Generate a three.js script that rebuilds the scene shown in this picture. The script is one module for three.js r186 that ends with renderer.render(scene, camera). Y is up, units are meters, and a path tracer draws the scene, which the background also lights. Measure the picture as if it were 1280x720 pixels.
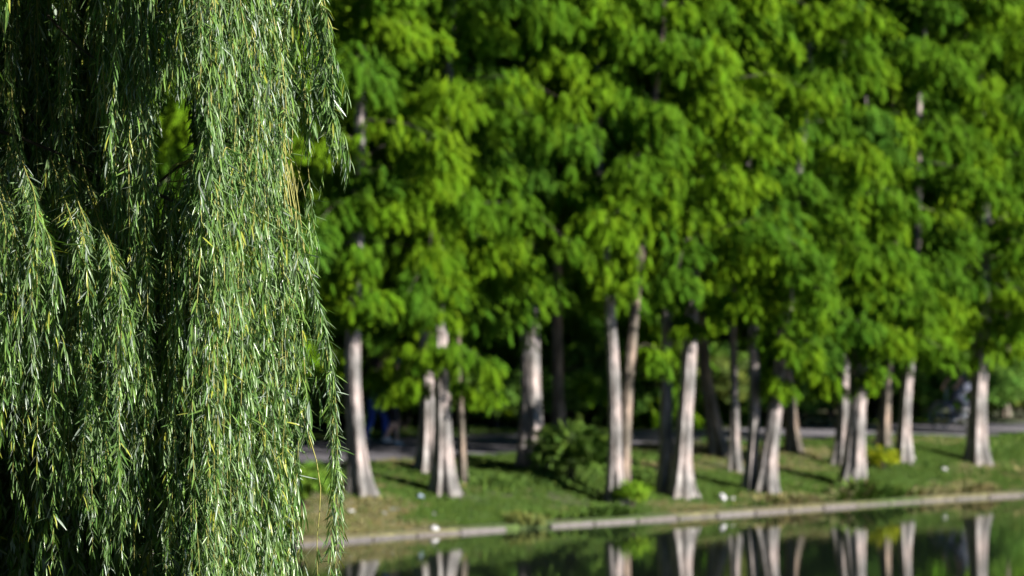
import * as THREE from 'three';
import { Sky } from 'three/addons/objects/Sky.js';
import { mergeGeometries, mergeVertices } from 'three/addons/utils/BufferGeometryUtils.js';
import { MarchingCubes } from 'three/addons/objects/MarchingCubes.js';
import { RoundedBoxGeometry } from 'three/addons/geometries/RoundedBoxGeometry.js';

// ---------------------------------------------------------------- camera, sky, sun, exposure
const scene = new THREE.Scene();
const FOCAL = 4000, HORIZON = 430, EYE = 3.2;                 // in photograph pixels (1280 x 720) and metres above the water
const camera = new THREE.PerspectiveCamera(2 * Math.atan(360 / FOCAL) * 180 / Math.PI, 1280 / 720, 0.5, 900);
const PITCH = Math.atan((HORIZON - 360) / FOCAL);
camera.position.set(0, EYE, 0);
camera.rotation.x = PITCH;
camera.focus = 14.4;
camera.userData.fStop = 3.0;

const SUN_AZ = 63 * Math.PI / 180, SUN_EL = 22 * Math.PI / 180;   // azimuth: to the right of the point behind the camera
const toSun = new THREE.Vector3(Math.sin(SUN_AZ) * Math.cos(SUN_EL), Math.sin(SUN_EL), Math.cos(SUN_AZ) * Math.cos(SUN_EL));
const sky = new Sky();
sky.name = 'sky';
sky.scale.setScalar(800);
sky.material.uniforms.sunPosition.value.copy(toSun);
sky.material.uniforms.turbidity.value = 2;
sky.material.uniforms.rayleigh.value = 0.25;
sky.material.uniforms.mieCoefficient.value = 0.003;
sky.material.uniforms.cloudCoverage.value = 0;
sky.userData.kind = 'structure';
scene.add(sky);
scene.environmentIntensity = 0.1;

const sun = new THREE.DirectionalLight(new THREE.Color(1, 0.93, 0.82), 5);
sun.name = 'sun';
sun.position.copy(toSun).multiplyScalar(150).add(new THREE.Vector3(0, 0, -60));
sun.target.position.set(0, 0, -60);
sun.castShadow = true;
sun.shadow.mapSize.set(4096, 4096);
Object.assign(sun.shadow.camera, { left: -70, right: 70, top: 70, bottom: -70, near: 1, far: 400 });
scene.add(sun, sun.target);

const renderer = new THREE.WebGLRenderer({ antialias: true });
renderer.toneMapping = THREE.LinearToneMapping;
renderer.toneMappingExposure = 2.75;
renderer.shadowMap.enabled = true;

// ---------------------------------------------------------------- helpers
function rng(seed) {
  let a = seed >>> 0;
  return () => { a = (a + 0x6d2b79f5) | 0; let t = Math.imul(a ^ (a >>> 15), 1 | a); t = (t + Math.imul(t ^ (t >>> 7), 61 | t)) ^ t; return ((t ^ (t >>> 14)) >>> 0) / 4294967296; };
}
const gauss = (r) => (r() + r() + r() + r() - 2) * 1.0;
const lerp = (a, b, t) => a + (b - a) * t, clamp = (x, a, b) => Math.min(b, Math.max(a, x)), smooth = (a, b, x) => { const t = clamp((x - a) / (b - a), 0, 1); return t * t * (3 - 2 * t); };
const V = (x, y, z) => new THREE.Vector3(x, y, z);
const hash2 = (x, y) => { let h = Math.imul(x | 0, 374761393) + Math.imul(y | 0, 668265263); h = Math.imul(h ^ (h >>> 13), 1274126177); return ((h ^ (h >>> 16)) >>> 0) / 4294967296; };
function noise2(x, y, px = 0, py = 0) {        // value noise; px, py: period
  const xi = Math.floor(x), yi = Math.floor(y), fx = x - xi, fy = y - yi, sx = fx * fx * (3 - 2 * fx), sy = fy * fy * (3 - 2 * fy);
  const w = (v, p) => (p ? ((v % p) + p) % p : v);
  const h = (i, j) => hash2(w(i, px), w(j, py));
  return lerp(lerp(h(xi, yi), h(xi + 1, yi), sx), lerp(h(xi, yi + 1), h(xi + 1, yi + 1), sx), sy);
}
const fbm = (x, y, o = 4) => { let s = 0, a = 0.5; for (let i = 0; i < o; i++, a *= 0.5) { s += a * noise2(x, y); x = x * 2 + 17.3; y = y * 2 + 9.1; } return s; };
function texture(w, h, fn, srgb) {
  const d = new Uint8Array(w * h * 4);
  for (let y = 0; y < h; y++) for (let x = 0; x < w; x++) { const c = fn(x / w, y / h); for (let k = 0; k < 3; k++) d[(y * w + x) * 4 + k] = clamp(Math.round((Array.isArray(c) ? c[k] : c) * 255), 0, 255); d[(y * w + x) * 4 + 3] = 255; }
  const t = new THREE.DataTexture(d, w, h);
  t.wrapS = t.wrapT = THREE.RepeatWrapping; t.magFilter = THREE.LinearFilter; t.minFilter = THREE.LinearMipmapLinearFilter; t.generateMipmaps = true;
  if (srgb) t.colorSpace = THREE.SRGBColorSpace;
  t.needsUpdate = true;
  return t;
}
const taken = new Map();
function numbered(name) { const n = taken.get(name) ?? 0; taken.set(name, n + 1); return n ? name + '_' + String(n).padStart(3, '0') : name; }
function tag(o, label, category, group) { o.userData.label = label; o.userData.category = category; if (group) o.userData.group = group; return o; }
function shade(o) { o.castShadow = o.receiveShadow = true; return o; }
function part(name, geometry, material, parent) { const m = shade(new THREE.Mesh(geometry, material)); m.name = name; parent.add(m); return m; }
function thing(name, label, category, position, group) { const g = new THREE.Group(); g.name = numbered(name); g.position.copy(position); scene.add(g); return tag(g, label, category, group); }
const rgb = (r, g, b) => new THREE.Color().setRGB(r, g, b);
const std = (o) => new THREE.MeshStandardMaterial(o), phys = (o) => new THREE.MeshPhysicalMaterial(o);
function geo(positions, index, colors, uvs) {
  const g = new THREE.BufferGeometry();
  g.setAttribute('position', new THREE.BufferAttribute(positions instanceof Float32Array ? positions : new Float32Array(positions), 3));
  if (index) g.setIndex(new THREE.BufferAttribute(index instanceof Uint32Array ? index : new Uint32Array(index), 1));
  if (colors) g.setAttribute('color', new THREE.BufferAttribute(new Float32Array(colors), 3));
  if (uvs) g.setAttribute('uv', new THREE.BufferAttribute(new Float32Array(uvs), 2));
  g.computeVertexNormals();
  return g;
}
/** Tapered, optionally fluted tube along points; radius(t), flute(t, angle) -> factor. uv in metres. */
function tube(points, radius, sides = 8, flute = null, cap = false) {
  const P = [], I = [], U = [];
  let along = 0;
  const up = V(0, 0, 1), tan = V(0, 0, 0), a = V(0, 0, 0), b = V(0, 0, 0);
  for (let i = 0; i < points.length; i++) {
    const t = i / (points.length - 1), p = points[i];
    tan.subVectors(points[Math.min(i + 1, points.length - 1)], points[Math.max(i - 1, 0)]).normalize();
    a.crossVectors(tan, Math.abs(tan.z) > 0.95 ? V(1, 0, 0) : up).normalize(); b.crossVectors(tan, a);
    if (i) along += p.distanceTo(points[i - 1]);
    for (let k = 0; k <= sides; k++) {
      const th = (k / sides) * Math.PI * 2, r = radius(t) * (flute ? flute(t, th) : 1), c = Math.cos(th) * r, s = Math.sin(th) * r;
      P.push(p.x + a.x * c + b.x * s, p.y + a.y * c + b.y * s, p.z + a.z * c + b.z * s);
      U.push((k / sides) * 2 * Math.max(1, Math.round(Math.PI * radius(0.1) / 0.5)) * 0.5, along);
      if (i && k < sides) { const n = sides + 1, q = i * n + k; I.push(q - n, q, q - n + 1, q, q + 1, q - n + 1); }
    }
  }
  if (cap) { const n = sides + 1, q = (points.length - 1) * n; for (let k = 1; k < sides - 1; k++) I.push(q, q + k, q + k + 1); }
  const g = geo(P, I, null, U), N = g.attributes.normal, n = sides + 1;
  for (let i = 0; i < points.length; i++) {      // weld the seam
    const u = i * n, v = u + sides, x = N.getX(u) + N.getX(v), y = N.getY(u) + N.getY(v), z = N.getZ(u) + N.getZ(v), l = Math.hypot(x, y, z) || 1;
    N.setXYZ(u, x / l, y / l, z / l); N.setXYZ(v, x / l, y / l, z / l);
  }
  return g;
}
const curve = (pts, n) => new THREE.CatmullRomCurve3(pts).getPoints(n);

// a pixel of the photograph gives a direction; the distance comes from the ground or from a given depth
const cp = Math.cos(PITCH), sp = Math.sin(PITCH);
function at(px, py, depth) {
  const x = (px - 640) / FOCAL, y0 = -(py - 360) / FOCAL, y = y0 * cp + sp, z = y0 * sp - cp, k = depth / -z;
  return V(x * k, EYE + y * k, -depth);
}
function groundHit(px, py) {
  let lo = 40;
  for (let d = 40; d < 160; d += 0.1) { const p = at(px, py, d); if (p.y <= height(p.x, p.z)) { lo = d; break; } }
  const p = at(px, py, lo); p.y = height(p.x, p.z); return p;
}
const pixelsPerMetre = (d) => FOCAL / d;

// bank coordinates: u along the water's edge, v inland
const P0 = V(-3.4, 0, -50.6), EU = V(0.639, 0, -0.769), EV = V(-0.769, 0, -0.639);
const bend = (u) => 0.35 * Math.sin(u * 0.13 + 0.4) + 0.12 * Math.sin(u * 0.41);
const uv = (x, z) => { const dx = x - P0.x, dz = z - P0.z, u = dx * EU.x + dz * EU.z; return [u, dx * EV.x + dz * EV.z - bend(u)]; };
const xz = (u, v, y = 0) => { const w = v + bend(u); return V(P0.x + EU.x * u + EV.x * w, y, P0.z + EU.z * u + EV.z * w); };
function height(x, z) {
  const [u, v] = uv(x, z), d = -z;
  if (v > -0.02) {
    const bumps = 0.07 * (fbm(u * 0.7 + 40, v * 0.7 + 11, 3) - 0.45) * smooth(0.3, 1.2, v) * (1 - smooth(4.2, 4.9, v) * (1 - smooth(10, 11, v)));
    return 0.07 + 0.93 * smooth(-2.2, 5.6, v) * 1.0 - 0.93 * smooth(-2.2, 5.6, 0) * (1 - smooth(0, 5.6, v)) + 0.03 * Math.max(0, Math.min(v, 60) - 5) + bumps;
  }
  const near = 1.4 * smooth(25, 19, d) - 1.2 * smooth(19, 25, d);   // the bank on this side of the water
  return v < -0.3 ? near : -0.6;
}

// ---------------------------------------------------------------- materials
const barkMap = texture(256, 512, (x, y) => {
  const s = noise2(x * 26, y * 3, 26, 3), f = noise2(x * 64, y * 9, 64, 9), g = noise2(x * 9, y * 3, 9, 3), b = noise2(x * 5, y * 2, 5, 2), v = 0.42 + 0.34 * s + 0.22 * f - 0.12 * g - 0.08 * smooth(0.55, 0.8, b);
  return [v * (1.06 - 0.06 * b), v * (0.99 + 0.05 * g), v * (0.95 + 0.08 * g)];
}, true);
const barkBump = texture(256, 512, (x, y) => 0.6 * noise2(x * 26, y * 5, 26, 5) + 0.4 * noise2(x * 64, y * 14, 64, 14));
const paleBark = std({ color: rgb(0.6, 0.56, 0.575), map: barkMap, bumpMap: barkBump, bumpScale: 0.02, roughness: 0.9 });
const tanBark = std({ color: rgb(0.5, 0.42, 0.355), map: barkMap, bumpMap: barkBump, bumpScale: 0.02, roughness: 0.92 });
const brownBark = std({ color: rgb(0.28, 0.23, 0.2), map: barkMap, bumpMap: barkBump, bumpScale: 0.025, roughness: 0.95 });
const grainMap = texture(512, 512, (x, y) => { const v = 0.62 + 0.24 * noise2(x * 90, y * 90, 90, 90) + 0.22 * noise2(x * 23, y * 23, 23, 23) - 0.1 * noise2(x * 200, y * 200, 200, 200); return [v, v, v]; }, true);
const groundMat = std({ vertexColors: true, map: grainMap, roughness: 1 });
const asphaltMat = std({ color: rgb(0.23, 0.22, 0.26), map: grainMap, roughness: 0.9 });
const kerbMat = ['a', 'b', 'c'].map((_, i) => std({ color: rgb(...[[0.2, 0.183, 0.183], [0.15, 0.138, 0.138], [0.175, 0.155, 0.15]][i]), map: grainMap, roughness: 0.9 }));
const leafMat = (c, t = 0.4) => phys({ color: c, roughness: 0.96, transmission: t, thickness: 0, ior: 1.3, specularIntensity: 0.3, side: THREE.DoubleSide });
const cypressLeaf = leafMat(rgb(1, 1, 1), 0.16), shrubLeaf = leafMat(rgb(1, 1, 1), 0.25), grassLeaf = leafMat(rgb(1, 1, 1), 0.2);
const willowLeaf = phys({ color: rgb(1, 1, 1), vertexColors: true, roughness: 0.95, transmission: 0.3, thickness: 0, clearcoat: 0.4, clearcoatRoughness: 0.22, side: THREE.DoubleSide });
const willowStem = std({ color: rgb(0.26, 0.25, 0.06), roughness: 0.6 });
const willowBark = std({ color: rgb(0.22, 0.17, 0.13), map: barkMap, bumpMap: barkBump, bumpScale: 0.02, roughness: 0.95 });

// ---------------------------------------------------------------- ground, water, path, edging
{
  const us = [], vs = [];
  for (let u = -160; u < -12; u += 8) us.push(u); for (let u = -12; u < 48; u += 0.4) us.push(u); for (let u = 48; u <= 260; u += 8) us.push(u);
  for (let v = -200; v < -45; v += 10) vs.push(v); for (let v = -45; v < -0.5; v += 1) vs.push(v);
  vs.push(-0.35, -0.03, 0, 0.05); for (let v = 0.2; v < 16; v += 0.25) vs.push(v); for (let v = 16; v < 30; v += 1) vs.push(v); for (let v = 30; v <= 320; v += 15) vs.push(v);
  const P = [], C = [], U = [], I = [];
  for (const u of us) for (const v of vs) {
    const p = xz(u, v); p.y = height(p.x, p.z);
    P.push(p.x, p.y, p.z); U.push(u * 0.6, v * 0.6);
    const dry = smooth(0.36, 0.58, fbm(u * 0.35 + 7, v * 0.6 + 3, 4) + 0.03 - 0.14 * smooth(3, 13, u)), soil = smooth(0.5, 0.66, fbm(u * 0.8 + 70, v * 0.9 + 31, 4)) * (0.7 - 0.35 * smooth(6, 16, u)) + 0.3 * smooth(10, 12, v);
    let c = [lerp(0.065, 0.175, dry), lerp(0.11, 0.165, dry), lerp(0.022, 0.075, dry)];
    c = c.map((x, k) => lerp(x, [0.1, 0.075, 0.05][k], soil * 0.75));
    if (v < -0.02) c = v > -20 ? [0.05, 0.045, 0.03] : [0.06, 0.1, 0.025];
    C.push(...c);
  }
  const n = vs.length;
  for (let i = 0; i + 1 < us.length; i++) for (let j = 0; j + 1 < n; j++) { const q = i * n + j; I.push(q, q + n, q + 1, q + 1, q + n, q + n + 1); }
  const g = part('ground', geo(P, I, C, U), groundMat, scene);
  g.userData.kind = 'structure';
}
{
  const ripple = texture(512, 512, (x, y) => 0.5 * noise2(x * 12, y * 24, 12, 24) + 0.3 * noise2(x * 28, y * 50, 28, 50) + 0.2 * noise2(x * 60, y * 110, 60, 110));
  ripple.repeat.set(75, 75);
  const m = phys({ color: rgb(0.008, 0.012, 0.01), roughness: 0.03, ior: 1.33, bumpMap: ripple, bumpScale: 0.0006 });
  const w = part('water', new THREE.PlaneGeometry(300, 300), m, scene);
  w.rotation.x = -Math.PI / 2; w.position.set(0, 0, -60); w.userData.kind = 'structure';
}
// path edges read from the photograph, then run on along the bank
const edge = (list) => { const e = list.map(([x, y]) => { const p = groundHit(x, y); return uv(p.x, p.z); }); return (u) => {
  const s = e.slice().sort((a, b) => a[0] - b[0]); if (u <= s[0][0]) return s[0][1]; if (u >= s.at(-1)[0]) return s.at(-1)[1];
  for (let i = 1; i < s.length; i++) if (u <= s[i][0]) return lerp(s[i - 1][1], s[i][1], smooth(s[i - 1][0], s[i][0], u)); }; };
const pathNear = edge([[370, 582], [600, 570], [800, 556], [1040, 550], [1280, 546]]), pathFar = edge([[370, 555], [600, 545], [800, 539], [1040, 534], [1280, 529]]);
console.log('path', [0, 8, 16, 24, 30].map((u) => [pathNear(u).toFixed(2), pathFar(u).toFixed(2)].join('-')).join(' '));
{
  const P = [], U = [], I = [];
  let r = 0;
  const q = 10;
  for (let u = -60; u <= 120; u += 0.5, r++) for (let k = 0; k <= q; k++) {
    const v = lerp(pathNear(u) + 0.06 * (noise2(u * 1.3, 3) - 0.5), pathFar(u) + 0.06 * (noise2(u * 1.3, 9) - 0.5), k / q), p = xz(u, v);
    P.push(p.x, height(p.x, p.z) + 0.02, p.z); U.push(u * 0.5, v * 0.5);
    if (r && k < q) { const i = r * (q + 1) + k; I.push(i - q - 1, i, i - q, i, i + 1, i - q); }
  }
  part('path', geo(P, I, null, U), asphaltMat, scene).userData.kind = 'structure';
}
{
  const e = thing('water_edging', 'low kerb of pale concrete blocks along the water below the grass', 'kerb', xz(0, 0));
  const r = rng(5), stones = [0, 1, 2].map((i) => new RoundedBoxGeometry(1.12 + i * 0.02, 0.3, 0.3, 2, 0.025));
  for (let u = -8, i = 0; u < 40; u += 1.18, i++) {
    const a = xz(u, 0.06), c = at(0, 0, 1);
    const m = part(numbered('kerb_stone'), stones[i % 3], kerbMat[Math.floor(r() * 3)], e);
    const b = xz(u + 1, 0.06);
    m.position.copy(a).sub(e.position); m.position.y = -0.106 + 0.03 * (r() - 0.5);
    { const w = e.position.x + m.position.x, d = -(e.position.z + m.position.z), px = 640 + w / d * FOCAL; if (px > 640 && px < 690) m.position.y -= 0.07; }      // one stone has sunk under the weeds
    m.rotation.y = Math.atan2(-(b.z - a.z), b.x - a.x) + 0.02 * (r() - 0.5); m.rotation.z = 0.012 * (r() - 0.5); m.rotation.x = 0.04 * (r() - 0.5);
  }
}

// ---------------------------------------------------------------- foliage pieces
/** A feathery cypress branchlet 1 unit long: a stalk with flat paired leaflets, drooping towards the tip. */
function branchlet(seed, pairs = 15, wide = 0.34, leafWidth = 0.042, droop = 0.3) {
  const r = rng(seed), P = [], I = [];
  const quad = (p, d, s, l, w) => {
    const n = P.length / 3, m = p.clone().addScaledVector(d, l * 0.45), t = p.clone().addScaledVector(d, l);
    P.push(...p.toArray(), ...m.clone().addScaledVector(s, w).toArray(), ...t.toArray(), ...m.clone().addScaledVector(s, -w).toArray());
    I.push(n, n + 1, n + 2, n, n + 2, n + 3);
  };
  const axis = (t) => V(t, -droop * t * t, 0.06 * Math.sin(t * 5 + seed));
  for (let i = 0; i < pairs; i++) {
    const t = (i + 0.5) / pairs, p = axis(t), d0 = axis(t + 0.02).sub(p).normalize();
    for (const s of [-1, 1]) {
      const l = wide * (0.45 + 0.75 * Math.sin(Math.PI * Math.min(1, 0.12 + t * 0.86))) * (0.7 + 0.5 * r()), a = 0.75 + 0.35 * r();
      const d = d0.clone().multiplyScalar(Math.cos(a)).add(V(0, -0.12 - 0.35 * r(), s * Math.sin(a))).normalize();
      quad(p, d, V(Math.sin(a), (r() - 0.5) * 0.9, -s * Math.cos(a)).normalize(), l, leafWidth * (0.8 + 0.4 * r()));
    }
  }
  quad(axis(0.96), V(0.9, -0.5, 0).normalize(), V(0, 0.2, 1).normalize(), 0.2, leafWidth);
  quad(axis(0), V(1, -droop * 0.6, 0).normalize(), V(0, 0, 1), 1, 0.012);
  return geo(P, I);
}
const branchlets = [branchlet(11), branchlet(12, 14, 0.38, 0.038, 0.45), branchlet(13, 16, 0.3, 0.044, 0.25)];
const twigLeaves = (() => {      // a leafy shrub twig: broader leaves all round
  const r = rng(77), P = [], I = [];
  for (let i = 0; i < 16; i++) {
    const t = i / 15, p = V(t, 0.12 * Math.sin(t * 3), 0), th = i * 2.4, d = V(0.5, Math.cos(th) * 0.8, Math.sin(th) * 0.8).normalize(), s = V(0, -Math.sin(th), Math.cos(th)), l = 0.3 * (0.7 + 0.6 * r()), n = P.length / 3, m = p.clone().addScaledVector(d, l * 0.5);
    P.push(...p.toArray(), ...m.clone().addScaledVector(s, 0.075).toArray(), ...p.clone().addScaledVector(d, l).toArray(), ...m.clone().addScaledVector(s, -0.075).toArray());
    I.push(n, n + 1, n + 2, n, n + 2, n + 3);
  }
  return geo(P, I);
})();
class Copies {
  constructor() { this.m = []; this.c = []; this.q = new THREE.Quaternion(); this.e = new THREE.Euler(); }
  put(p, yaw, pitch, roll, s, color) {
    this.e.set(roll, yaw, pitch, 'YZX'); this.q.setFromEuler(this.e);
    this.m.push(new THREE.Matrix4().compose(p, this.q, V(s, s, s))); this.c.push(color);
  }
  build(name, geometry, material, parent) {
    const o = shade(new THREE.InstancedMesh(geometry, material, this.m.length));
    this.m.forEach((m, i) => { o.setMatrixAt(i, m); o.setColorAt(i, this.c[i]); });
    o.name = name; o.userData.kind = 'stuff'; parent.add(o);
    return o;
  }
}
const tint = (r, [a, b, c], spread = 0.25) => { const k = 1 - spread / 2 + spread * r(), y = (r() - 0.5) * 0.25; return rgb(a * k * (1 + y), b * k, c * k * (1 - y)); };
const GREEN = [0.062, 0.142, 0.005], YELLOWGREEN = [0.092, 0.182, 0.0045], DEEP = [0.05, 0.124, 0.006], BLUEGREEN = [0.047, 0.12, 0.009];

/** One clump of branchlets: a drooping, flattened pad; positions relative to the tree's base. */
function clump(copies, r, c, size, n, outward, color, scale) {
  for (let i = 0; i < n; i++) {
    const a = r() * Math.PI * 2, q = Math.sqrt(r()), x = Math.cos(a) * q, z = Math.sin(a) * q, y = gauss(r) * 0.5 - 0.55 * q * q + 0.1;
    const p = V(c.x + x * size, c.y + y * size * 0.9, c.z + z * size);
    const yaw = Math.atan2(-(z + Math.sin(outward) * 0.5), x + Math.cos(outward) * 0.5) + gauss(r) * 0.9;
    copies.put(p, yaw, -0.3 - 0.95 * r() * (0.4 + q), gauss(r) * 0.9, scale * (0.6 + 0.8 * r()), tint(r, color));
  }
}
/** A cypress: trunk points in world space (first at the base), width at breast height, crown radius and reach. */
function cypress(o) {
  const r = rng(o.seed), base = o.points[0], root = thing('cypress_tree', o.label, 'tree', base, o.group);
  const rel = o.points.map((p) => p.clone().sub(base)), top = o.top;
  const last = rel.at(-1), prev = rel.at(-2) ?? V(0, 0, 0), lean = last.clone().sub(prev).divideScalar(Math.max(0.5, last.y - prev.y));
  const pts = [...rel];
  for (let y = last.y + 1.6; y < top; y += 1.8) { const k = (y - last.y) * 0.55; pts.push(V(last.x + lean.x * k + 0.12 * gauss(r), y, last.z + 0.1 * gauss(r))); }
  pts.push(V(pts.at(-1).x, top, pts.at(-1).z));
  const line = curve(pts, 70), sunk = line[0].clone(); sunk.y -= 0.3; line.unshift(sunk);
  const rad = o.width / 2, H = top, ph = r() * 6, n1 = 5 + Math.floor(r() * 3);
  const yAt = (t) => line[Math.min(line.length - 1, Math.round(t * (line.length - 1)))].y;
  const radius = (t) => { const y = Math.max(0, yAt(t)); return rad * (1.0 * (1 - 0.93 * Math.pow(clamp(y / H, 0, 1), 0.9)) + (o.flare ?? 0.9) * 0.75 * Math.exp(-y / 0.35)); };
  const lobes = Array.from({ length: 9 }, () => [r() * 6.283, 0.5 + r(), 2.5 + 4 * r()]);
  const flute = (t, th) => { const y = Math.max(0, yAt(t)), k = 0.06 + 0.2 * Math.exp(-y / 0.9); return 1 + k * (Math.cos(th * n1 + ph) + 0.45 * Math.cos(th * (n1 * 2 - 3) + ph * 2)) + 0.03 * Math.sin(y * 3 + th * 2) + 0.3 * Math.exp(-y / 0.3) * lobes.reduce((q, [a, w, e]) => Math.max(q, w * Math.pow(Math.max(0, Math.cos((th - a) / 2)), e * 6)), 0) - 0.12 * Math.exp(-y / 0.3); };
  part('trunk', tube(line, radius, o.sides ?? 28, flute), o.bark ?? paleBark, root);
  if (!o.R) return root;
  const here = (y) => { for (let i = 1; i < line.length; i++) if (line[i].y >= y) return line[i]; return line.at(-1); };
  const copies = new Copies(), wood = [], N = o.branches ?? 60, fresh = 0.2 + 0.5 * hash2(o.seed, 77);
  for (let k = 0; k < N; k++) {
    const t = Math.pow((k + r()) / N, 0.85), y = lerp(o.y0, top - 0.4, t), az = k * 2.39996 + gauss(r) * 0.7, s0 = here(y);
    if (noise2(az * 1.1 + o.seed * 3.7, y * 0.55 + o.seed) < (o.holes ?? 0.38)) continue;         // open gaps between the boughs
    const L = o.R * (0.25 + 0.75 * Math.pow(1 - t, 0.7)) * (0.45 + 0.75 * r()), rise = 0.12 + 0.3 * r() + 0.3 * t;
    const tip = V(s0.x + Math.cos(az) * L, y + L * rise * 0.5 - 0.13 * L * L * (1 - t), s0.z + Math.sin(az) * L), mid = V(s0.x + Math.cos(az) * L * 0.55, y + L * rise * 0.6, s0.z + Math.sin(az) * L * 0.55);
    wood.push(tube(curve([s0, mid, tip], 4), (q) => lerp(0.028, 0.006, q) * (0.6 + rad * 2) * (1 - 0.5 * t), 4));
    const pick = r(), color = pick < fresh ? YELLOWGREEN : pick < fresh + 0.06 ? BLUEGREEN : pick < fresh + 0.22 ? DEEP : GREEN;
    for (const q of r() < 0.8 ? [0.2, 0.55, 1] : [0.55, 1]) {
      const c = q < 0.3 ? s0.clone().lerp(mid, 0.4).add(V(0, -0.1, 0)) : q < 0.9 ? mid.clone().lerp(tip, 0.15) : tip, size = (0.32 + 0.4 * r() * r() + 0.1 * r()) * (o.pad ?? 1) * (0.75 + 0.25 * (1 - t));
      clump(copies, r, c, size, Math.round((o.dense ?? 520) * size * size * (q < 0.3 ? 0.5 : q < 0.9 ? 0.6 : 1)), az, color, (o.spray ?? 0.22));
    }
  }
  for (const [px, py, n, size, dz, col] of o.extra ?? []) {       // low sprays seen in the photograph
    const c = at(px, py, -base.z + (dz ?? 0)).sub(base), s0 = here(Math.max(0.8, c.y - 0.1));
    wood.push(tube(curve([s0, s0.clone().lerp(c, 0.5).add(V(0, 0.12, 0)), c], 4), (q) => lerp(0.02, 0.006, q), 4));
    for (let k = 0; k < 5; k++) {
      const q = c.clone().add(V(gauss(r) * size * 0.9, gauss(r) * size * 0.35 - 0.05 * k, gauss(r) * size * 0.9));
      clump(copies, r, q, size * (0.3 + 0.35 * r()), Math.round(n * (0.3 + 0.4 * r())), Math.atan2(q.z - s0.z, q.x - s0.x), r() < 0.5 ? GREEN : YELLOWGREEN, (o.spray ?? 0.22));
    }
  }
  const w = part('branchwork', mergeGeometries(wood), brownBark, root); w.userData.kind = 'stuff';
  copies.build('crown', branchlets[o.seed % 3], cypressLeaf, root);
  return root;
}
const BANK = 'cypresses standing along the grassy bank';
/** px path of the trunk upwards from its base; w in pixels */
function bankTree(seed, label, path, w, o) {
  const b = groundHit(...path[0]), d = -b.z, pts = [b, ...path.slice(1).map(([x, y]) => at(x, y, d))];
  return cypress({ seed, label, points: pts, width: w / pixelsPerMetre(d), group: BANK, top: 15.5, y0: 3, R: 2, ...o, branches: Math.round((o.branches ?? 60) * 1.4) });
}
// front and second rows, read from the photograph
bankTree(101, 'pale fluted cypress whose trunk forks low, beside the two walkers', [[449, 620], [443, 520], [441, 440], [446, 330], [450, 150]], 22, { R: 1.9, branches: 70, y0: 3.7, bark: paleBark, extra: [[415, 440, 30, 0.35, 0.3], [450, 255, 44, 0.5, -0.6], [446, 320, 44, 0.45, -0.5], [438, 375, 44, 0.42, -0.5], [455, 350, 44, 0.45, -0.5], [470, 370, 40, 0.45, -0.4]] });
bankTree(102, 'cypress trunk close behind the straight pale one near the walkers', [[535, 592], [535, 480], [533, 300]], 21, { R: 2.3, y0: 4.4, bark: paleBark });
bankTree(103, 'straight pale cypress with a slim sapling trunk close on its right', [[554, 618], [553, 500], [548, 330], [560, 100]], 22, { R: 2.3, y0: 3.5, branches: 80, extra: [[556, 425, 44, 0.45, -0.5], [548, 375, 48, 0.5, -0.6], [572, 345, 44, 0.5, -0.6], [545, 310, 44, 0.5, -0.6], [480, 468, 46, 0.42, -0.3], [510, 475, 40, 0.4, 0.2], [590, 480, 40, 0.42, 0], [600, 445, 40, 0.5, -0.5], [520, 440, 40, 0.5, -0.5]] });
bankTree(104, 'slim sapling cypress with the thinnest trunk, beside a straight pale cypress', [[578, 610], [576, 520], [573, 440], [580, 250]], 9, { R: 1.4, y0: 3.2, branches: 34, top: 7, flare: 0.6, bark: tanBark });
bankTree(105, 'thick shaded cypress trunk behind the rounded bush', [[664, 588], [664, 480], [660, 300]], 28, { R: 1.5, y0: 4.4, bark: paleBark, flare: 0.5 });
bankTree(106, 'brown cypress trunk rising out of the rounded bush', [[700, 566], [698, 480], [697, 380], [702, 200]], 15, { R: 1.15, y0: 4.4, bark: tanBark, extra: [[738, 468, 34, 0.34, 0]] });
bankTree(107, 'slender tall cypress forming the left arm of a narrow V of trunks', [[768, 630], [768, 500], [762, 380], [757, 300], [747, 190]], 17, { R: 1.5, y0: 5.2, branches: 44, bark: paleBark, flare: 0.7, extra: [[752, 320, 26, 0.3, -0.3], [745, 230, 40, 0.45, -0.4], [760, 270, 30, 0.4, -0.4]] });
bankTree(108, 'leaning cypress forming the right arm of a narrow V of trunks', [[777, 627], [784, 500], [793, 390], [804, 280], [816, 150], [828, 30]], 15, { R: 1.7, y0: 5.0, branches: 56, bark: tanBark, flare: 0.5, extra: [[822, 436, 46, 0.42, 0], [800, 350, 40, 0.45, -0.6], [790, 330, 30, 0.4, -0.6]] });
bankTree(109, 'cypress trunk standing in shade beside a broad fluted pale one', [[832, 616], [833, 500], [835, 350]], 16, { R: 1.8, y0: 4.8, bark: paleBark });
bankTree(110, 'broad fluted pale cypress leaning away from the V of slender trunks', [[850, 622], [855, 540], [862, 440], [868, 340], [885, 150]], 21, { R: 2.3, y0: 3.6, branches: 84, flare: 1.1, extra: [[868, 395, 50, 0.34, -0.4], [864, 350, 60, 0.5, -0.6], [905, 370, 40, 0.45, -0.3]] });
bankTree(111, 'tan cypress trunk slanting left at the edge of the path', [[899, 572], [890, 520], [882, 470], [872, 330]], 17, { R: 1.6, y0: 4.5, branches: 40, bark: tanBark });
bankTree(112, 'narrow shaded cypress trunk between a slanting tan trunk and a pale pair', [[919, 590], [918, 500], [915, 350]], 11, { R: 1.1, y0: 4.5, branches: 36, bark: paleBark });
bankTree(113, 'upright half of the pale cypress pair, partly dark, above the white litter', [[938, 616], [941, 560], [944, 500], [940, 400], [935, 200]], 15, { R: 1.7, y0: 3.4, branches: 50, flare: 0.6 });
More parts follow.
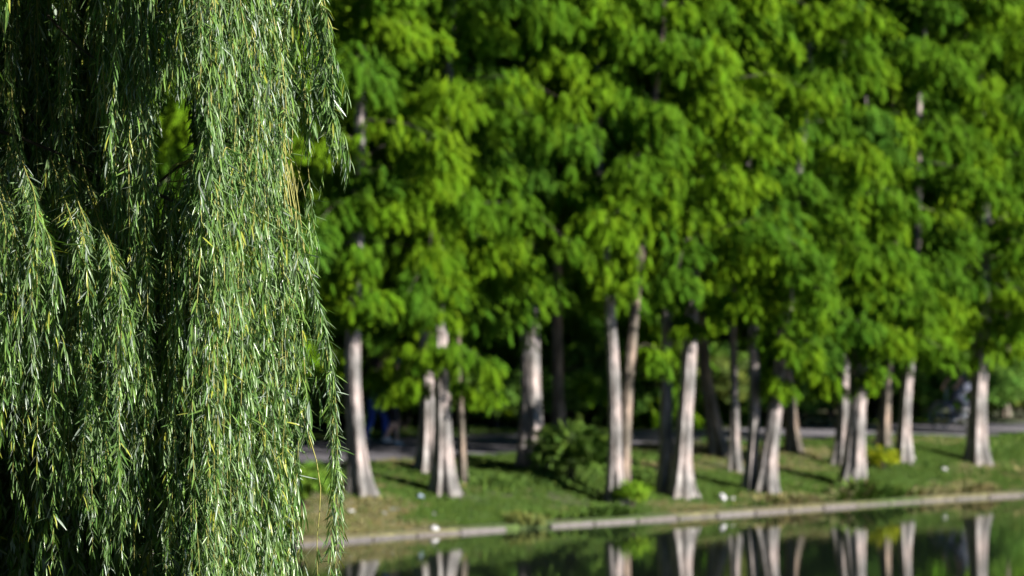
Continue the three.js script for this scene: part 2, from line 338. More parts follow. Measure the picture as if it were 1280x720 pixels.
bankTree(114, 'pale cypress leaning outwards from its upright twin above the white litter', [[955, 620], [962, 560], [970, 505], [982, 400], [1000, 200]], 19, { R: 2.0, y0: 3.3, branches: 70, extra: [[975, 470, 50, 0.4, -0.2], [1000, 440, 40, 0.5, -0.4], [985, 385, 44, 0.5, -0.5], [972, 420, 40, 0.4, -0.4], [1020, 430, 40, 0.5, -0.4]] });
bankTree(115, 'small tan cypress trunk at the verge behind the pale leaning pair', [[993, 570], [988, 510], [982, 430]], 14, { R: 1.1, y0: 3.8, branches: 36, bark: tanBark });
bankTree(116, 'stout pale cypress with a deeply fluted base beside the yellow weed', [[1066, 612], [1070, 540], [1076, 460], [1078, 330]], 27, { R: 1.45, y0: 2.8, branches: 50, top: 8, flare: 0.5, extra: [[1060, 400, 50, 0.5, -0.4], [1090, 460, 40, 0.4, -0.3], [1040, 470, 40, 0.4, -0.4], [1070, 360, 50, 0.5, -0.4]] });
bankTree(117, 'dim cypress trunk tucked behind the stout fluted one', [[1050, 584], [1054, 510], [1056, 400]], 14, { R: 1.0, y0: 4, branches: 34, bark: paleBark });
bankTree(118, 'tan cypress trunk between the stout fluted cypress and a slim white one', [[1103, 562], [1106, 510], [1112, 440], [1118, 300]], 13, { R: 1.3, y0: 3.6, branches: 40, bark: tanBark });
bankTree(119, 'slim white cypress trunk standing well clear on the right-hand grass', [[1129, 580], [1131, 520], [1138, 440], [1146, 300], [1150, 100]], 15, { R: 2.0, y0: 3.3, branches: 74, extra: [[1135, 405, 50, 0.4, -0.3], [1110, 400, 40, 0.45, -0.3]] });
bankTree(120, 'pale cypress with one dark side next to the cyclist', [[1222, 579], [1222, 520], [1226, 450], [1230, 300], [1226, 100]], 24, { R: 2.4, y0: 3.0, branches: 96, flare: 0.5, extra: [[1240, 420, 50, 0.55, -0.4], [1170, 370, 50, 0.5, -0.3], [1270, 400, 50, 0.5, -0.4]] });
bankTree(121, 'thin far tan cypress trunk across the path from the cyclist', [[1256, 520], [1258, 470], [1259, 420]], 7, { R: 1.6, y0: 3.6, branches: 36, bark: tanBark });
bankTree(122, 'pale cypress glimpsed through the hanging willow strands', [[172, 706], [173, 600], [185, 400], [215, 170]], 26, { R: 2.4, y0: 3.2, branches: 80 });
// the same row runs on out of the picture: it shades what stands in it
for (const [s, u, v] of [[131, 29.8, 3.2], [132, 31.5, 1.2], [134, 32, 2.6], [135, 35.5, 2]]) { const p = xz(u, v); p.y = height(p.x, p.z); cypress({ seed: s, label: 'pale cypress further along the same grassy bank', group: 'cypresses further along the bank', points: [p, p.clone().add(V(0.1, 3, 0))], width: 0.34, top: 15.5, y0: 3, R: 2.2, branches: 90 }); }
console.log('bank trees');

// the wood beyond the path
{
  const r = rng(900), protos = [0, 1, 2].map((i) => {
    const p = xz(8 + i * 5, 15.5 + i); p.y = height(p.x, p.z);
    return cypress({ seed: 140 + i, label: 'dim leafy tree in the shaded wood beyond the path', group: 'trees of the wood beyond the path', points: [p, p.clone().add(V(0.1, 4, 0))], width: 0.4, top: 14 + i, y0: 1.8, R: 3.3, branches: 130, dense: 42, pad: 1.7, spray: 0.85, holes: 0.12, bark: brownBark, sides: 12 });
  });
  let k = 0;
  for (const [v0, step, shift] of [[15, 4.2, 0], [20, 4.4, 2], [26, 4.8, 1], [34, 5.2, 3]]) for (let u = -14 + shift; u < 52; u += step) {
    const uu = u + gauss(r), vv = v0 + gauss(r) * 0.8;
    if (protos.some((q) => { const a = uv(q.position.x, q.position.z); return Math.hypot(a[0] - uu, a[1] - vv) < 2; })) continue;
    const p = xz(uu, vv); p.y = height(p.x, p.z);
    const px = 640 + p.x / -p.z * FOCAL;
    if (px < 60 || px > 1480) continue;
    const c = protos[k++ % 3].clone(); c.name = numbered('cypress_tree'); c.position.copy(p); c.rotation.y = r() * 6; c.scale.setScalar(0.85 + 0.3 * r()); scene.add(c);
  }
  console.log('wood', k);
}
// shrubs
function shrub(seed, label, p, size, tall, n, color, group, leaf = 0.3, geometry = twigLeaves) {
  const r = rng(seed), root = thing('shrub', label, 'shrub', p, group), copies = new Copies(), wood = [];
  for (let i = 0; i < 9; i++) { const a = i * 0.7 + r(), q = 0.5 + 0.4 * r(); wood.push(tube(curve([V(0, -0.1, 0), V(Math.cos(a) * size * q * 0.3, tall * 0.4, Math.sin(a) * size * q * 0.3), V(Math.cos(a) * size * q * 0.7, tall * (0.6 + 0.3 * r()), Math.sin(a) * size * q * 0.7)], 4), (t) => lerp(0.02, 0.005, t), 4)); }
  part('stems', mergeGeometries(wood), brownBark, root).name = 'stem';
  for (let i = 0; i < n; i++) {
    const a = r() * 6.283, e = Math.acos(1 - r() * 1.15), q = Math.pow(r(), 0.4) * (0.8 + 0.35 * noise2(a * 1.6 + seed, e * 2)), x = Math.cos(a) * Math.sin(e) * q, z = Math.sin(a) * Math.sin(e) * q, y = Math.cos(e) * q;
    copies.put(V(x * size, Math.max(0.05, tall * 0.45 + y * tall * 0.55), z * size), Math.atan2(-z, x) + gauss(r) * 0.6, 0.5 - 0.9 * r(), r() * 6, leaf * (0.7 + 0.6 * r()), tint(r, color, 0.4));
  }
  copies.build('foliage', geometry, shrubLeaf, root);
  return root;
}
shrub(201, 'rounded green bush around the foot of a brown trunk', groundHit(714, 610), 0.6, 1.2, 420, [0.11, 0.2, 0.03], null, 0.3, branchlets[1]);
shrub(202, 'bright green weed tuft at the foot of the V of trunks', groundHit(790, 636), 0.2, 0.5, 110, [0.14, 0.26, 0.015], null, 0.2);
shrub(203, 'small yellow-green weed beside the stout fluted cypress', groundHit(1104, 588), 0.25, 0.4, 90, [0.24, 0.28, 0.01], null, 0.2);
shrub(204, 'round leafy green bush seen past the willow strands', groundHit(376, 636), 0.42, 0.75, 320, [0.1, 0.19, 0.02], null, 0.24);
{ const [u] = uv(groundHit(662, 655).x, groundHit(662, 655).z); shrub(205, 'pale tuft of weeds spilling over the kerb', xz(u, 0.16, 0.03), 0.3, 0.2, 150, [0.15, 0.18, 0.05], null, 0.17); }
{
  const r = rng(210);
  for (let u = -12; u < 40; u += 1.5) {
    const p = xz(u + gauss(r) * 0.4, pathFar(u) + 1.1 + 1.0 * r()); p.y = height(p.x, p.z);
    shrub(211 + Math.round(u * 10), 'low leafy shrub in the shade along the far side of the path', p, 1.0 + 0.5 * r(), 1.1 + 1.1 * r(), 420, r() < 0.3 ? [0.11, 0.15, 0.03] : [0.07, 0.15, 0.02], 'shrubs along the far side of the path', 0.42);
  }
}
// grass
{
  const r = rng(300), blades = (() => {
    const q = rng(301), P = [], I = [];
    for (let i = 0; i < 9; i++) { const a = q() * 6.28, l = 0.6 + 0.5 * q(), o = 0.3 * q(), x = Math.cos(a) * o, z = Math.sin(a) * o, k = 0.25 + 0.5 * q(), n = P.length / 3, w = 0.035; P.push(x - Math.sin(a) * w, -0.1, z + Math.cos(a) * w, x + Math.sin(a) * w, -0.1, z - Math.cos(a) * w, x + Math.cos(a) * k * 0.5, l * 0.7, z + Math.sin(a) * k * 0.5, x + Math.cos(a) * k, l * 0.9, z + Math.sin(a) * k); I.push(n, n + 1, n + 2, n + 1, n + 3, n + 2); }
    return geo(P, I);
  })();
  const c = new Copies();
  for (let i = 0; i < 80000; i++) {
    const u = -8 + r() * 44, pickV = r(), v = pickV < 0.1 ? 0.19 + r() * 0.25 : pickV < 0.8 ? 0.28 + r() * 5.4 : 0.28 + r() * 12;
    if (v > pathNear(u) - 0.05 && v < pathFar(u) + 0.05) continue;
    const lush = fbm(u * 0.5 + 3, v * 0.8 + 8, 3), dry = smooth(0.36, 0.58, fbm(u * 0.35 + 7, v * 0.6 + 3, 4) + 0.03 - 0.14 * smooth(3, 13, u)), bare = smooth(0.5, 0.66, fbm(u * 0.8 + 70, v * 0.9 + 31, 4));
    if (r() < bare * 0.8) continue;
    const p = xz(u, v); p.y = height(p.x, p.z) - 0.01;
    c.put(p, r() * 6.28, gauss(r) * 0.2, gauss(r) * 0.2, (0.06 + 0.5 * lush * lush * lush) * (0.7 + 0.6 * r()) * (v < 0.5 ? 0.6 + 1.2 * noise2(u * 0.9, 4) : 1), tint(r, r() < dry * 0.75 ? [0.2, 0.18, 0.085] : [0.07, 0.125, 0.022], 0.4));
  }
  c.build('grass', blades, grassLeaf, scene);
}
console.log('ground cover');

// ---------------------------------------------------------------- the weeping willow on the near bank
{
  const r = rng(500), foot = V(-4.6, height(-4.6, -16.5), -16.5), willow = thing('weeping_willow', 'weeping willow with long hanging curtains of narrow silvery green leaves', 'tree', foot);
  const rel = (p) => p.clone().sub(foot);
  part('trunk', tube(curve([V(0, -0.3, 0), V(0.05, 1, 0), V(0.25, 2.6, 0.1), V(0.5, 4.2, 0.2), V(0.6, 6.2, 0.1), V(0.9, 8.2, 0)], 30), (t) => lerp(0.36, 0.1, t) + 0.2 * Math.exp(-t * 14), 20, (t, th) => 1 + 0.06 * Math.cos(th * 5 + t * 4)), willowBark, willow);
  const samples = [];                       // points of the boughs that strands hang from
  const bough = (list, r0, r1, hang = true) => {
    const pts = curve(list, 24);
    part('bough', tube(pts.map(rel), (t) => lerp(r0, r1, t), 8), willowBark, willow);
    if (hang) samples.push(...pts);
  };
  const crotch = (y) => V(foot.x + 0.45 + y * 0.02, foot.y + y, foot.z + 0.2);
  bough([crotch(3.4), V(-3.4, 5.6, -15.9), V(-2.2, 5.75, -15.1), V(-1.3, 5.55, -14.6), V(-0.75, 5.15, -14.4)], 0.09, 0.012);
  bough([crotch(3.8), V(-3.4, 6.1, -16.6), V(-2.4, 6.2, -16.4), V(-1.5, 5.9, -16), V(-0.95, 5.4, -15.6)], 0.09, 0.014);
  bough([crotch(3.2), V(-3.7, 5.4, -15.4), V(-3, 5.6, -14.6), V(-2.4, 5.45, -14.1), V(-1.75, 5.2, -13.9)], 0.07, 0.012);
  bough([crotch(4), V(-3.5, 6.3, -17.4), V(-2.6, 6.4, -17.8), V(-1.8, 6.1, -17.7), V(-1.2, 5.6, -17.3)], 0.08, 0.014);
  bough([crotch(4.2), V(-3.7, 6.4, -18.2), V(-3, 6.3, -19), V(-2.2, 6.0, -19.2), V(-1.7, 5.6, -19)], 0.07, 0.014);
  const low = (px, py, d) => at(px, py, d);
  bough([crotch(2.9), low(-120, 60, 16.2), low(40, 150, 15.8), low(150, 205, 15.1), low(190, 238, 14.6), low(226, 256, 14.3)], 0.03, 0.005, false);
  const twigA = [low(60, 20, 14.9), low(100, 60, 14.6), low(150, 95, 14.5)], twigB = [low(190, 235, 14.8), low(228, 205, 14.5), low(262, 186, 14.4), low(300, 190, 14.6), low(360, 205, 14.9)];
  bough(twigA, 0.006, 0.003, false); bough(twigB, 0.006, 0.0025, false);
  const nearestBough = (p) => { let b = samples[0], m = 1e9; for (const s of samples) { const d = Math.hypot(s.x - p.x, (s.z - p.z) * 1.2); if (d < m) { m = d; b = s; } } return b; };

  // one leaf, 1 long, hanging along -y, gently curved and folded along its midrib
  const LEAF = [[0, 0], [-0.28, 0.46], [-0.6, 0.5], [-0.85, 0.26], [-1, 0]];
  function addLeaf(A, p, d, side, normal, l, w, bendBy, color) {
    const n0 = A.P.length / 3, c = V(0, 0, 0);
    for (let i = 0; i < LEAF.length; i++) {
      const t = -LEAF[i][0], k = LEAF[i][1] * w, sag = bendBy * t * t * l;
      c.copy(p).addScaledVector(d, t * l).addScaledVector(normal, sag);
      if (i === 0 || i === LEAF.length - 1) { A.P.push(c.x, c.y, c.z); A.C.push(...color); continue; }
      for (const s of [-1, 0, 1]) { A.P.push(c.x + side.x * s * k + normal.x * Math.abs(s) * k * 0.35, c.y + side.y * s * k + normal.y * Math.abs(s) * k * 0.35, c.z + side.z * s * k + normal.z * Math.abs(s) * k * 0.35); A.C.push(...color); }
    }
    A.I.push(n0, n0 + 1, n0 + 2, n0, n0 + 2, n0 + 3);
    for (let j = 0; j < 2; j++) { const q = n0 + 1 + j * 3; A.I.push(q, q + 3, q + 1, q + 1, q + 3, q + 4, q + 1, q + 4, q + 2, q + 2, q + 4, q + 5); }
    const q = n0 + 7; A.I.push(q, n0 + 10, q + 1, q + 1, n0 + 10, q + 2);
  }
  function addPlainLeaf(A, p, d, side, normal, l, w, bendBy, color) {      // for the inner strands: a folded blade of two faces
    const n0 = A.P.length / 3, m = p.clone().addScaledVector(d, l * 0.5).addScaledVector(normal, w * 0.5), t = p.clone().addScaledVector(d, l).addScaledVector(normal, bendBy * l);
    A.P.push(p.x, p.y, p.z, m.x + side.x * w, m.y + side.y * w, m.z + side.z * w, m.x - side.x * w, m.y - side.y * w, m.z - side.z * w, t.x, t.y, t.z);
    A.C.push(...color, ...color, ...color, ...color); A.I.push(n0, n0 + 1, n0 + 3, n0, n0 + 3, n0 + 2);
  }
  // two openings where the strands part and the far trees show through
  const open = (p) => { const k = FOCAL / -p.z, x = 640 + p.x * k, y = HORIZON + (EYE - p.y) * k, q = (cx, cy, rx, ry) => ((x - cx) / rx) ** 2 + ((y - cy) / ry) ** 2 < 1; return q(221, 172, 25, 60) || q(369, 205, 17, 58); };
  const leafColor = (x) => {
    const k = 0.75 + 0.5 * r();
    if (x < 0.36) return [0.05 * k, 0.135 * k, 0.01 * k];
    if (x < 0.68) return [0.1 * k, 0.2 * k, 0.015 * k];
    if (x < 0.87) return [0.14 * k, 0.23 * k, 0.085 * k];        // pale undersides
    if (x < 0.95) return [0.27 * k, 0.34 * k, 0.27 * k];         // silvery undersides
    return [0.25 * k, 0.28 * k, 0.015 * k];                       // yellowing
  };
  const single = (() => { const A = { P: [], C: [], I: [] }; addLeaf(A, V(0, 0, 0), V(0, -1, 0), V(1, 0, 0), V(0, 0, 1), 1, 0.075, 0.1, [1, 1, 1]); return geo(A.P, A.I); })();
  const singleMats = [[0.05, 0.135, 0.01], [0.1, 0.2, 0.015], [0.22, 0.3, 0.21], [0.14, 0.23, 0.085]].map((c) => { const m = willowLeaf.clone(); m.vertexColors = false; m.color = rgb(...c); return m; });
  let singles = 0, parts = 0;
  const inner = { P: [], C: [], I: [] }, innerStems = [];

  /** A strand through world points, leaved from t0 on. mode: 'part', 'single' (every leaf its own mesh) or 'inner'. */
  function strand(points, o = {}) {
    const c = new THREE.CatmullRomCurve3(points), len = c.getLength(), n = Math.max(8, Math.round(len / 0.12)), pts = c.getPoints(n);
    const mode = o.mode ?? 'part', A = mode === 'inner' ? inner : { P: [], C: [], I: [] };
    const stem = tube(pts.map(rel), (t) => lerp(o.thick ?? 0.0032, 0.001, t), 4);
    let host = null;
    if (mode === 'inner') innerStems.push(stem); else { host = part('hanging_branch', stem, willowStem, willow); parts++; }
    const put = mode === 'inner' ? addPlainLeaf : addLeaf, step = o.step ?? 0.0125, count = Math.floor(len * (1 - (o.t0 ?? 0)) / step), big = o.leaf ?? 1;
    let phase = r() * 6;
    for (let i = 0; i < count; i++) {
      const t = lerp(o.t0 ?? 0, 1, (i + r()) / count); phase += 2.4 + gauss(r) * 0.5;
      const p = c.getPoint(t), tan = c.getTangent(t);
      if (open(p)) continue;
      const out = V(Math.cos(phase), 0, Math.sin(phase)), ang = 0.22 + 0.6 * r() + (r() < 0.14 ? 0.7 : 0), taper = t > 0.93 ? 0.7 : 1;
      const down = tan.clone().lerp(V(0, -1, 0), 0.55).normalize();
      const d = down.multiplyScalar(Math.cos(ang)).addScaledVector(out, Math.sin(ang)).normalize();
      const side = V(0, 0, 0).crossVectors(d, out).normalize(), normal = V(0, 0, 0).crossVectors(side, d).normalize();
      const roll = gauss(r) * 0.9, s2 = side.clone().multiplyScalar(Math.cos(roll)).addScaledVector(normal, Math.sin(roll)), n2 = V(0, 0, 0).crossVectors(s2, d).normalize();
      const l = (0.05 + 0.06 * r()) * big * taper, w = l * (0.072 + 0.035 * r());
      if (mode === 'single' && singles < 296) {
        singles++;
        const m = part('leaf', single, singleMats[Math.floor(r() * 4)], host);
        m.matrixAutoUpdate = true; m.position.copy(p).sub(foot); m.quaternion.setFromRotationMatrix(new THREE.Matrix4().makeBasis(s2, d.clone().negate(), n2.clone().negate())); m.scale.set(l * 1.15, l, l);
      } else put(A, rel(p), d, s2, n2, l, w, -0.3 + 0.4 * r() - 0.1 * gauss(r), leafColor(r()));
      if (o.shoots && r() < o.shoots) {                 // a short side shoot
        const L = 0.1 + 0.26 * r(), fan = 0.2 + 0.35 * r();
        for (let k = 0; k < L / 0.014; k++) {
          const q = k * 0.014 / L; const pp = p.clone().addScaledVector(out, fan * L * q * (1.3 - 0.5 * q)).add(V(0, -L * q, 0)), a2 = r() * 6.28, o2 = V(Math.cos(a2), 0, Math.sin(a2)), d2 = V(o2.x * 0.5, -1, o2.z * 0.5).normalize(), sd = V(0, 0, 0).crossVectors(d2, o2).normalize();
          if (open(pp)) continue;
          put(A, rel(pp), d2, sd, V(0, 0, 0).crossVectors(sd, d2).normalize(), l * 0.9, w * 0.95, -0.15, leafColor(r()));
        }
      }
    }
    if (mode !== 'inner' && A.I.length) { const f = part('foliage', geo(A.P, A.I, A.C), willowLeaf, host); f.userData.kind = 'stuff'; }
  }
  /** A strand that hangs from the boughs at pixel column px and depth d down to pixel row yEnd. */
  function hang(px, d, yEnd, o = {}) {
    const end = at(px, yEnd, d), b = o.from ?? nearestBough(end), dx = end.x - b.x, dz = end.z - b.z, y0 = b.y, sway = () => gauss(r) * (px > 150 && px < 290 ? 0.025 : 0.07);
    const y1 = Math.max(end.y + 0.5, y0 - 0.35), pts = [b.clone(), V(b.x + dx * 0.55, Math.min(y0 + 0.08, y0 + 0.02 * r()), b.z + dz * 0.55), V(end.x - dx * 0.06 + sway(), lerp(y1, end.y, 0.06), end.z - dz * 0.05)];
    const steps = Math.max(1, Math.round((y1 - end.y) / 0.7));
    for (let k = 1; k <= steps; k++) pts.push(V(end.x + (k === steps ? 0 : sway()), lerp(y1, end.y, 0.06 + 0.94 * k / steps), end.z + sway()));
    strand(pts, { t0: 0.12, ...o });
  }
  // the strands that stand clear of the curtain on its sunny side
  strand([low(330, 20, 15), low(372, 250, 14.9), low(384, 330, 14.9), low(405, 400, 14.9), low(418, 480, 14.9), low(422, 600, 14.9), low(419, 735, 14.9)], { mode: 'single', step: 0.0085, t0: 0.3, leaf: 0.95, thick: 0.002 });
  strand([low(326, 20, 15), low(370, 270, 14.9), low(394, 370, 14.9), low(412, 470, 14.9), low(416, 600, 14.9), low(412, 745, 14.9)], { step: 0.009, t0: 0.03, shoots: 0.02 });
  strand([low(322, 40, 15), low(366, 285, 14.95), low(388, 372, 14.95), low(408, 465, 14.95), low(424, 600, 14.95), low(424, 730, 14.95)], { step: 0.01, t0: 0.03, shoots: 0.015 });
  strand([low(345, 120, 15), low(372, 330, 14.9), low(378, 420, 14.9), low(383, 500, 14.9), low(384, 548, 14.9)], { step: 0.011, t0: 0.03 });
  strand([low(335, 150, 15), low(358, 330, 14.9), low(362, 420, 14.9), low(366, 500, 14.9), low(367, 540, 14.9)], { step: 0.011, t0: 0.03 });
  strand([low(350, -160, 15), low(392, -40, 14.9), low(404, 40, 14.9), low(408, 110, 14.9), low(412, 185, 14.9)], { step: 0.007, t0: 0.2, shoots: 0.07 });
  strand([low(345, -160, 15), low(398, -30, 14.9), low(414, 60, 14.9), low(416, 120, 14.9), low(418, 180, 14.9)], { step: 0.009, t0: 0.2, shoots: 0.04 });
  strand([low(340, -150, 15), low(372, -20, 15), low(380, 80, 15), low(382, 170, 15), low(388, 240, 15), low(394, 295, 15)], { step: 0.014, t0: 0.55 });
  strand([low(340, -150, 15), low(370, -20, 15), low(376, 60, 15), low(380, 130, 15), low(383, 185, 15)], { step: 0.008, t0: 0.2, shoots: 0.04 });
  strand([low(372, 500, 14.9), low(400, 600, 14.9), low(396, 680, 14.9), low(398, 740, 14.9)], { step: 0.03, t0: 0.6 });
  for (let i = 0; i < 4; i++) { const x = 404 + 12 * r(), y = 120 + 60 * r(); strand([low(345, -160, 15), low(x - 14, -30, 14.95), low(x, 50, 14.9), low(x + 2, y * 0.7, 14.9), low(x + 4, y, 14.9)], { step: 0.009, t0: 0.15, shoots: 0.05 }); }
  // the sunlit curtain: rightmost part nearest, left part drawn back, with a window of open air
  const inHole = (px) => px > 184 && px < 256;
  const bottom = (px) => (px < 215 ? 460 + 240 * r() * (0.4 + r()) : 700 + 120 * r());
  for (let i = 0; i < 104; i++) {
    const plume = Math.floor(i / 5.2), px = 132 + 206 * Math.pow((plume + 0.5) / 20, 0.85) + gauss(r) * 6, d = 14.0 + Math.max(0, px - 250) * 0.007 + 0.2 * hash2(plume, 5) + 0.2 * r() + Math.max(0, 250 - px) * 0.0028;
    if (inHole(px)) { hang(px, d, 70 + 50 * r(), { step: 0.011, shoots: 0.05 }); continue; }
    hang(px, d, px > 290 ? 730 + 40 * r() : bottom(px), { step: 0.0115, shoots: 0.06 });
  }
  for (let i = 0; i < 22; i++) hang(338 + 18 * r() + (i >= 6 && i < 12 ? 22 * r() : 0), 14.8 + 0.3 * r(), i < 6 ? 110 + 60 * r() : i < 12 ? 330 + 160 * r() : 740, { step: 0.011, shoots: 0.045 });
  // strands from the low twigs, under the window
  for (let i = 0; i < 34; i++) {
    const a = twigB[1 + Math.floor(r() * 3)].clone().lerp(twigB[Math.floor(r() * 4)], r()), px = 205 + 150 * r(), d = 14 + Math.abs(px - 250) * 0.007 + 0.35 * r();
    const e = at(px, i < 14 ? 420 + 200 * r() : 560 + 200 * r(), d), m = at(px, 250 + 30 * r(), d);
    if (Math.abs(a.x - m.x) > 0.35) a.x = m.x + (a.x - m.x) * 0.4;
    strand([a, V(lerp(a.x, m.x, 0.6), Math.max(a.y, m.y) - 0.01, lerp(a.z, m.z, 0.6)), m, V(lerp(m.x, e.x, 0.5) + gauss(r) * 0.03, lerp(m.y, e.y, 0.5), e.z + gauss(r) * 0.03), e], { step: 0.011, shoots: 0.05, t0: 0.05 });
  }
  // single strands in front of the shaded part
  const twigC = [low(-130, 110, 15.6), low(-40, 150, 15.2), low(40, 178, 15), low(100, 205, 14.9), low(150, 240, 14.8)];
  bough(twigC, 0.012, 0.003, false);
  for (const [px, sy, ends] of [[6, 262, [500, 560]], [24, 270, [575, 590]], [44, 258, [600, 540, 470]], [62, 300, [520, 700]], [104, 285, [600, 560, 690]], [116, 335, [560, 640]], [140, 305, [640, 590]], [153, 350, [690, 620]]]) for (const y of ends) {
    const d = 14 + 0.25 * r(), q = px + gauss(r) * 7, k = sy + gauss(r) * 22, a = low(q - 34, k - 88, 14.95), m = low(q, k + 18, d), e = low(q + gauss(r) * 8, y, d);
    strand([a, low(q - 12, k - 22, 14.35), m, V(lerp(m.x, e.x, 0.5) + gauss(r) * 0.03, lerp(m.y, e.y, 0.5), -d + gauss(r) * 0.03), e], { step: 0.0095, shoots: 0.06, t0: 0.03 });
  }
  // the shaded part behind
  for (let i = 0; i < 78; i++) { const plume = Math.floor(i / 3.5), px = -50 + 250 * hash2(plume, 3) + gauss(r) * 7; hang(px, 14.5 + 1.7 * hash2(plume, 8) + 0.15 * r(), inHole(px) ? 90 : 430 + 210 * hash2(plume, 4) + 70 * r(), { step: 0.013, shoots: 0.03 }); }
  console.log('willow parts', parts, 'single leaves', singles);
  for (let i = 0; i < 420; i++) { const d = 15.6 + 3.8 * r(), px = -330 + 640 * r(); if (inHole(px) && d < 30) continue; hang(px, d, px > 300 ? 300 + 380 * r() : 740 + 160 * r(), { mode: 'inner', step: 0.013, shoots: 0.05, leaf: 1.25 }); }
  for (let i = 0; i < 90; i++) { const px = 245 + 100 * r(); hang(px, 14.9 + 1.5 * r(), 560 + 250 * r(), { mode: 'inner', step: 0.013, shoots: 0.05, leaf: 1.2 }); }
  for (let i = 0; i < 50; i++) strand([low(190 + 60 * r(), 262, 15 + 2.5 * r())].flatMap((a) => [a, V(a.x + gauss(r) * 0.05, a.y - 0.8, a.z), V(a.x + gauss(r) * 0.05, a.y - 1.4, a.z), V(a.x + gauss(r) * 0.05, a.y - 2 - 0.5 * r(), a.z)]), { mode: 'inner', step: 0.013, shoots: 0.05, leaf: 1.2, t0: 0.02 });
  for (let i = 0; i < 70; i++) hang(-420 + 400 * r(), 13.6 + 2 * r(), 500 + 300 * r(), { mode: 'inner', step: 0.016, shoots: 0.04, leaf: 1.2 });
  const st = part('inner_twigs', mergeGeometries(innerStems), willowStem, willow); st.userData.kind = 'stuff';
  const f = part('inner_foliage', geo(inner.P, inner.I, inner.C), willowLeaf, willow); f.userData.kind = 'stuff';
  console.log('inner leaf triangles', inner.I.length / 3);
}

// ---------------------------------------------------------------- people, bicycle, litter
/** Meshes the smooth union of tapered capsules; bones: [a, ra, b, rb]. */
function flesh(bones, cells, k = 0.02) {
  const lo = V(1e9, 1e9, 1e9), hi = V(-1e9, -1e9, -1e9);
  for (const [a, ra, b, rb] of bones) for (const [p, q] of [[a, ra], [b, rb]]) { lo.min(V(p[0] - q, p[1] - q, p[2] - q)); hi.max(V(p[0] + q, p[1] + q, p[2] + q)); }
  lo.subScalar(0.05); hi.addScalar(0.05);
  const size = hi.clone().sub(lo), n = clamp(Math.ceil(Math.max(size.x, size.y * 0.6, size.z) / cells), 24, 110);
  const mc = new MarchingCubes(n, new THREE.MeshStandardMaterial(), false, false, 90000), h = n / 2;
  const B = bones.map(([a, ra, b, rb]) => { const d = [b[0] - a[0], b[1] - a[1], b[2] - a[2]]; return { a, d, ra, rb, l: d[0] * d[0] + d[1] * d[1] + d[2] * d[2] + 1e-9 }; });
  const world = (i, c) => lo.getComponent(c) + size.getComponent(c) * 0.5 * ((i - h) / h + 1);
  for (let z = 0; z < n; z++) for (let y = 0; y < n; y++) for (let x = 0; x < n; x++) {
    const p = world(x, 0), q = world(y, 1), w = world(z, 2);
    let d = 1e9;
    for (const b of B) {
      const ex = p - b.a[0], ey = q - b.a[1], ez = w - b.a[2], t = clamp((ex * b.d[0] + ey * b.d[1] + ez * b.d[2]) / b.l, 0, 1);
      const e = Math.hypot(ex - b.d[0] * t, ey - b.d[1] * t, ez - b.d[2] * t) - lerp(b.ra, b.rb, t), m = Math.max(k - Math.abs(d - e), 0) / k;
      d = Math.min(d, e) - (m * m * k) / 4;
    }
    mc.field[x + y * n + z * n * n] = -d;
  }
  mc.isolation = 0; mc.update();
  const count = mc.count, P = new Float32Array(count * 3);
  for (let i = 0; i < count; i++) for (let c = 0; c < 3; c++) P[i * 3 + c] = lo.getComponent(c) + size.getComponent(c) * 0.5 * (mc.positionArray[i * 3 + c] + 1);
  const g = new THREE.BufferGeometry(); g.setAttribute('position', new THREE.BufferAttribute(P, 3));
  const merged = mergeVertices(g, 1e-4); merged.computeVertexNormals();
  return merged;
}
const mix3 = (a, b, t) => [lerp(a[0], b[0], t), lerp(a[1], b[1], t), lerp(a[2], b[2], t)], add3 = (a, b) => [a[0] + b[0], a[1] + b[1], a[2] + b[2]];
/** Five curled fingers and a palm at wrist w, pointing along unit d, thumb towards side s. */
function hand(w, d, s, curl) {
  const D = V(...d).normalize(), S = V(...s).addScaledVector(D, -V(...s).dot(D)).normalize(), N = V(0, 0, 0).crossVectors(D, S), at3 = (x, y, z) => V(...w).addScaledVector(D, x).addScaledVector(S, y).addScaledVector(N, z).toArray();
  const out = [[at3(0, 0.008, 0), 0.026, at3(0.075, 0.022, 0), 0.02], [at3(0, -0.008, 0), 0.026, at3(0.07, -0.026, 0), 0.019]];
  [[0.03, 0.07], [0.01, 0.08], [-0.012, 0.074], [-0.032, 0.058]].forEach(([y, l]) => {
    let p = [0.075, y, 0], a = 0.15;
    for (let k = 0; k < 3; k++) { const q = [p[0] + Math.cos(a) * l * 0.38, y, p[2] - Math.sin(a) * l * 0.38]; out.push([at3(...p), 0.0095 - k * 0.0008, at3(...q), 0.0088 - k * 0.0008]); p = q; a += curl; }
  });
  out.push([at3(0.02, 0.028, 0), 0.012, at3(0.05, 0.055, -0.012), 0.011], [at3(0.05, 0.055, -0.012), 0.0105, at3(0.08, 0.06, -0.025), 0.009]);
  return out;
}
function head(c, f, skinOnly = true) {          // c: centre of the skull, f: unit facing direction
  const F = V(...f).normalize(), R = V(0, 0, 0).crossVectors(F, V(0, 1, 0)).normalize(), q = (x, y, z) => V(...c).addScaledVector(F, x).addScaledVector(V(0, 1, 0), y).addScaledVector(R, z).toArray();
  return [[q(-0.02, 0.03, 0), 0.088, q(0.02, -0.01, 0), 0.08], [q(0.03, -0.03, 0), 0.066, q(0.045, -0.085, 0), 0.042], [q(0.085, 0.005, 0), 0.013, q(0.108, -0.03, 0), 0.014], [q(0, -0.01, 0.082), 0.012, q(-0.01, -0.03, 0.084), 0.013], [q(0, -0.01, -0.082), 0.012, q(-0.01, -0.03, -0.084), 0.013],
    [q(0.088, -0.065, 0.015), 0.008, q(0.088, -0.065, -0.015), 0.008]];
}
